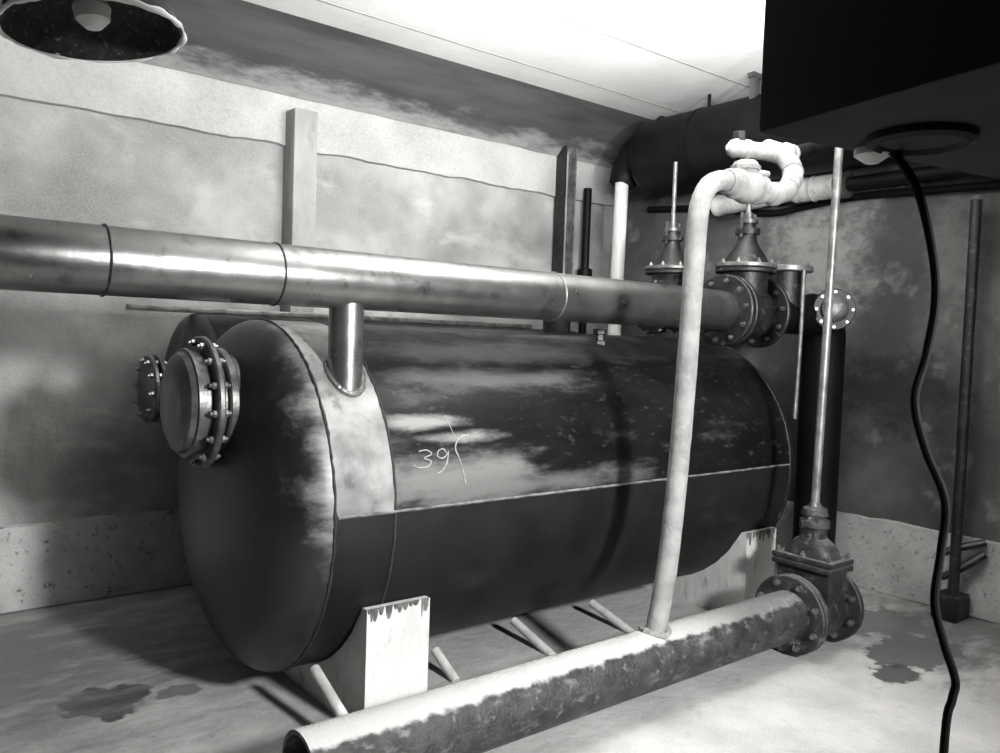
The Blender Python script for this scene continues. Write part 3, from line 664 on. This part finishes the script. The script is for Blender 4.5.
# ------------------------------------------------------------------ near: black box, cord, lampshade
ang = math.atan2(-0.198, 0.976); px, py = 0.862, 0.60; ux, uy = math.cos(ang), math.sin(ang); wx, wy = uy, -ux
def bxp(u, w, z): return (px + ux * u + wx * w, py + uy * u + wy * w, z)
t = thing('overhead_box', 'large black sheet metal box hanging from ceiling at upper right', 'box', bxp(0.28, 0.2, 1.76))
def obox(u0, u1, w0, w1, z0, z1):
    bm = new(); vs = [bm.verts.new(bxp(u, w, z)) for u in (u0, u1) for w in (w0, w1) for z in (z0, z1)]
    for f in ((0, 1, 3, 2), (4, 6, 7, 5), (0, 4, 5, 1), (2, 3, 7, 6), (0, 2, 6, 4), (1, 5, 7, 3)): bm.faces.new([vs[i] for i in f])
    bmesh.ops.bevel(bm, geom=list(bm.edges), offset=0.006, segments=2, affect='EDGES', profile=0.5); return bm
part('casing', obox(0, 0.5, 0, 0.42, 1.762, ZC), 'sheet', t)
bm = new(); c0 = Vector(bxp(0.165, 0.10, 1.762))
solid(bm, c0, (0, 0, -1), [(-0.004, 0.062), (0, 0.062), (0.008, 0.06), (0.012, 0.052), (0.006, 0.045)], 40); part('round_cover', bm, 'sheet', t)
bm = new(); solid(bm, bxp(0.168, 0.03, 1.764), (0, 0, -1), [(-0.01, 0.012), (0.004, 0.022), (0.012, 0.022), (0.022, 0.008)], 24); part('enamel_boss', bm, 'enamel', t, 'white enamel boss on underside')
cordp = [bxp(0.195, 0.03, 1.77), (1.02, 0.48, 1.707), (1.035, 0.463, 1.63), (1.039, 0.457, 1.568), (1.034, 0.462, 1.50), (1.019, 0.466, 1.444), (1.024, 0.452, 1.385), (1.048, 0.436, 1.323), (1.05, 0.438, 1.26), (1.038, 0.437, 1.20), (1.042, 0.425, 1.15), (1.058, 0.416, 1.104), (1.055, 0.417, 1.08), (1.048, 0.42, 1.032), (1.05, 0.42, 0.8), (1.06, 0.42, 0.4), (1.05, 0.43, 0.05), (1.07, 0.45, 0.008), (1.3, 0.4, 0.008)]
bm = new(); tube(bm, smooth_path(cordp, 6), 0.0052, 10)
single('power_cord', bm, 'rubber', 'wavy black cord hanging from the black overhead box', 'cord', (1.05, 0.45, 0))

sc = Vector((0.475, 2.285, 2.238)); sr = 0.205
tilt = Matrix.Rotation(math.radians(-7), 3, _f)
def tilted(bm): bmesh.ops.rotate(bm, verts=bm.verts, cent=sc, matrix=tilt); return bm
t = thing('lampshade', 'sooty pan lampshade with chipped white rim hanging at upper left', 'lampshade', sc)
bm = new(); lathe(bm, sc, (0, 0, 1), [(0, sr), (0.004, sr + 0.004), (0.06, sr * 0.92), (0.11, sr * 0.6), (0.13, 0.05), (0.2, 0.04), (0.2, 0), (0.12, 0), (0.11, 0.04), (0.1, sr * 0.58), (0.05, sr * 0.9), (0.0, sr - 0.004), (0, sr)], 56); part('shade', tilted(bm), 'soot', t)
bm = new(); pts = []; rr = []
for k in range(121):
    a = 2 * PI * k / 120; pts.append(sc + Vector((math.cos(a) * (sr + 0.006), math.sin(a) * (sr + 0.006), 0.004 + 0.004 * noise.noise(Vector((a * 6, 0, 0)))))); rr.append(max(0.003, 0.009 * (0.8 + 0.9 * noise.noise(Vector((a * 3, 4, 0))))))
tube(bm, pts, rr, 8); part('rim', tilted(bm), 'enamel', t, 'chipped white rim')
bm = new(); cyl(bm, sc + Vector((0, 0, 0.18)), (sc.x, sc.y, ZC), 0.006, seg=8); part('cord', bm, 'rubber', t)
bm = new(); solid(bm, sc + Vector((0, 0, 0.12)), (0, 0, -1), [(0, 0.02), (0.03, 0.03), (0.06, 0.045), (0.09, 0.04), (0.11, 0.02)], 20); part('bulb', tilted(bm), 'enamel', t)
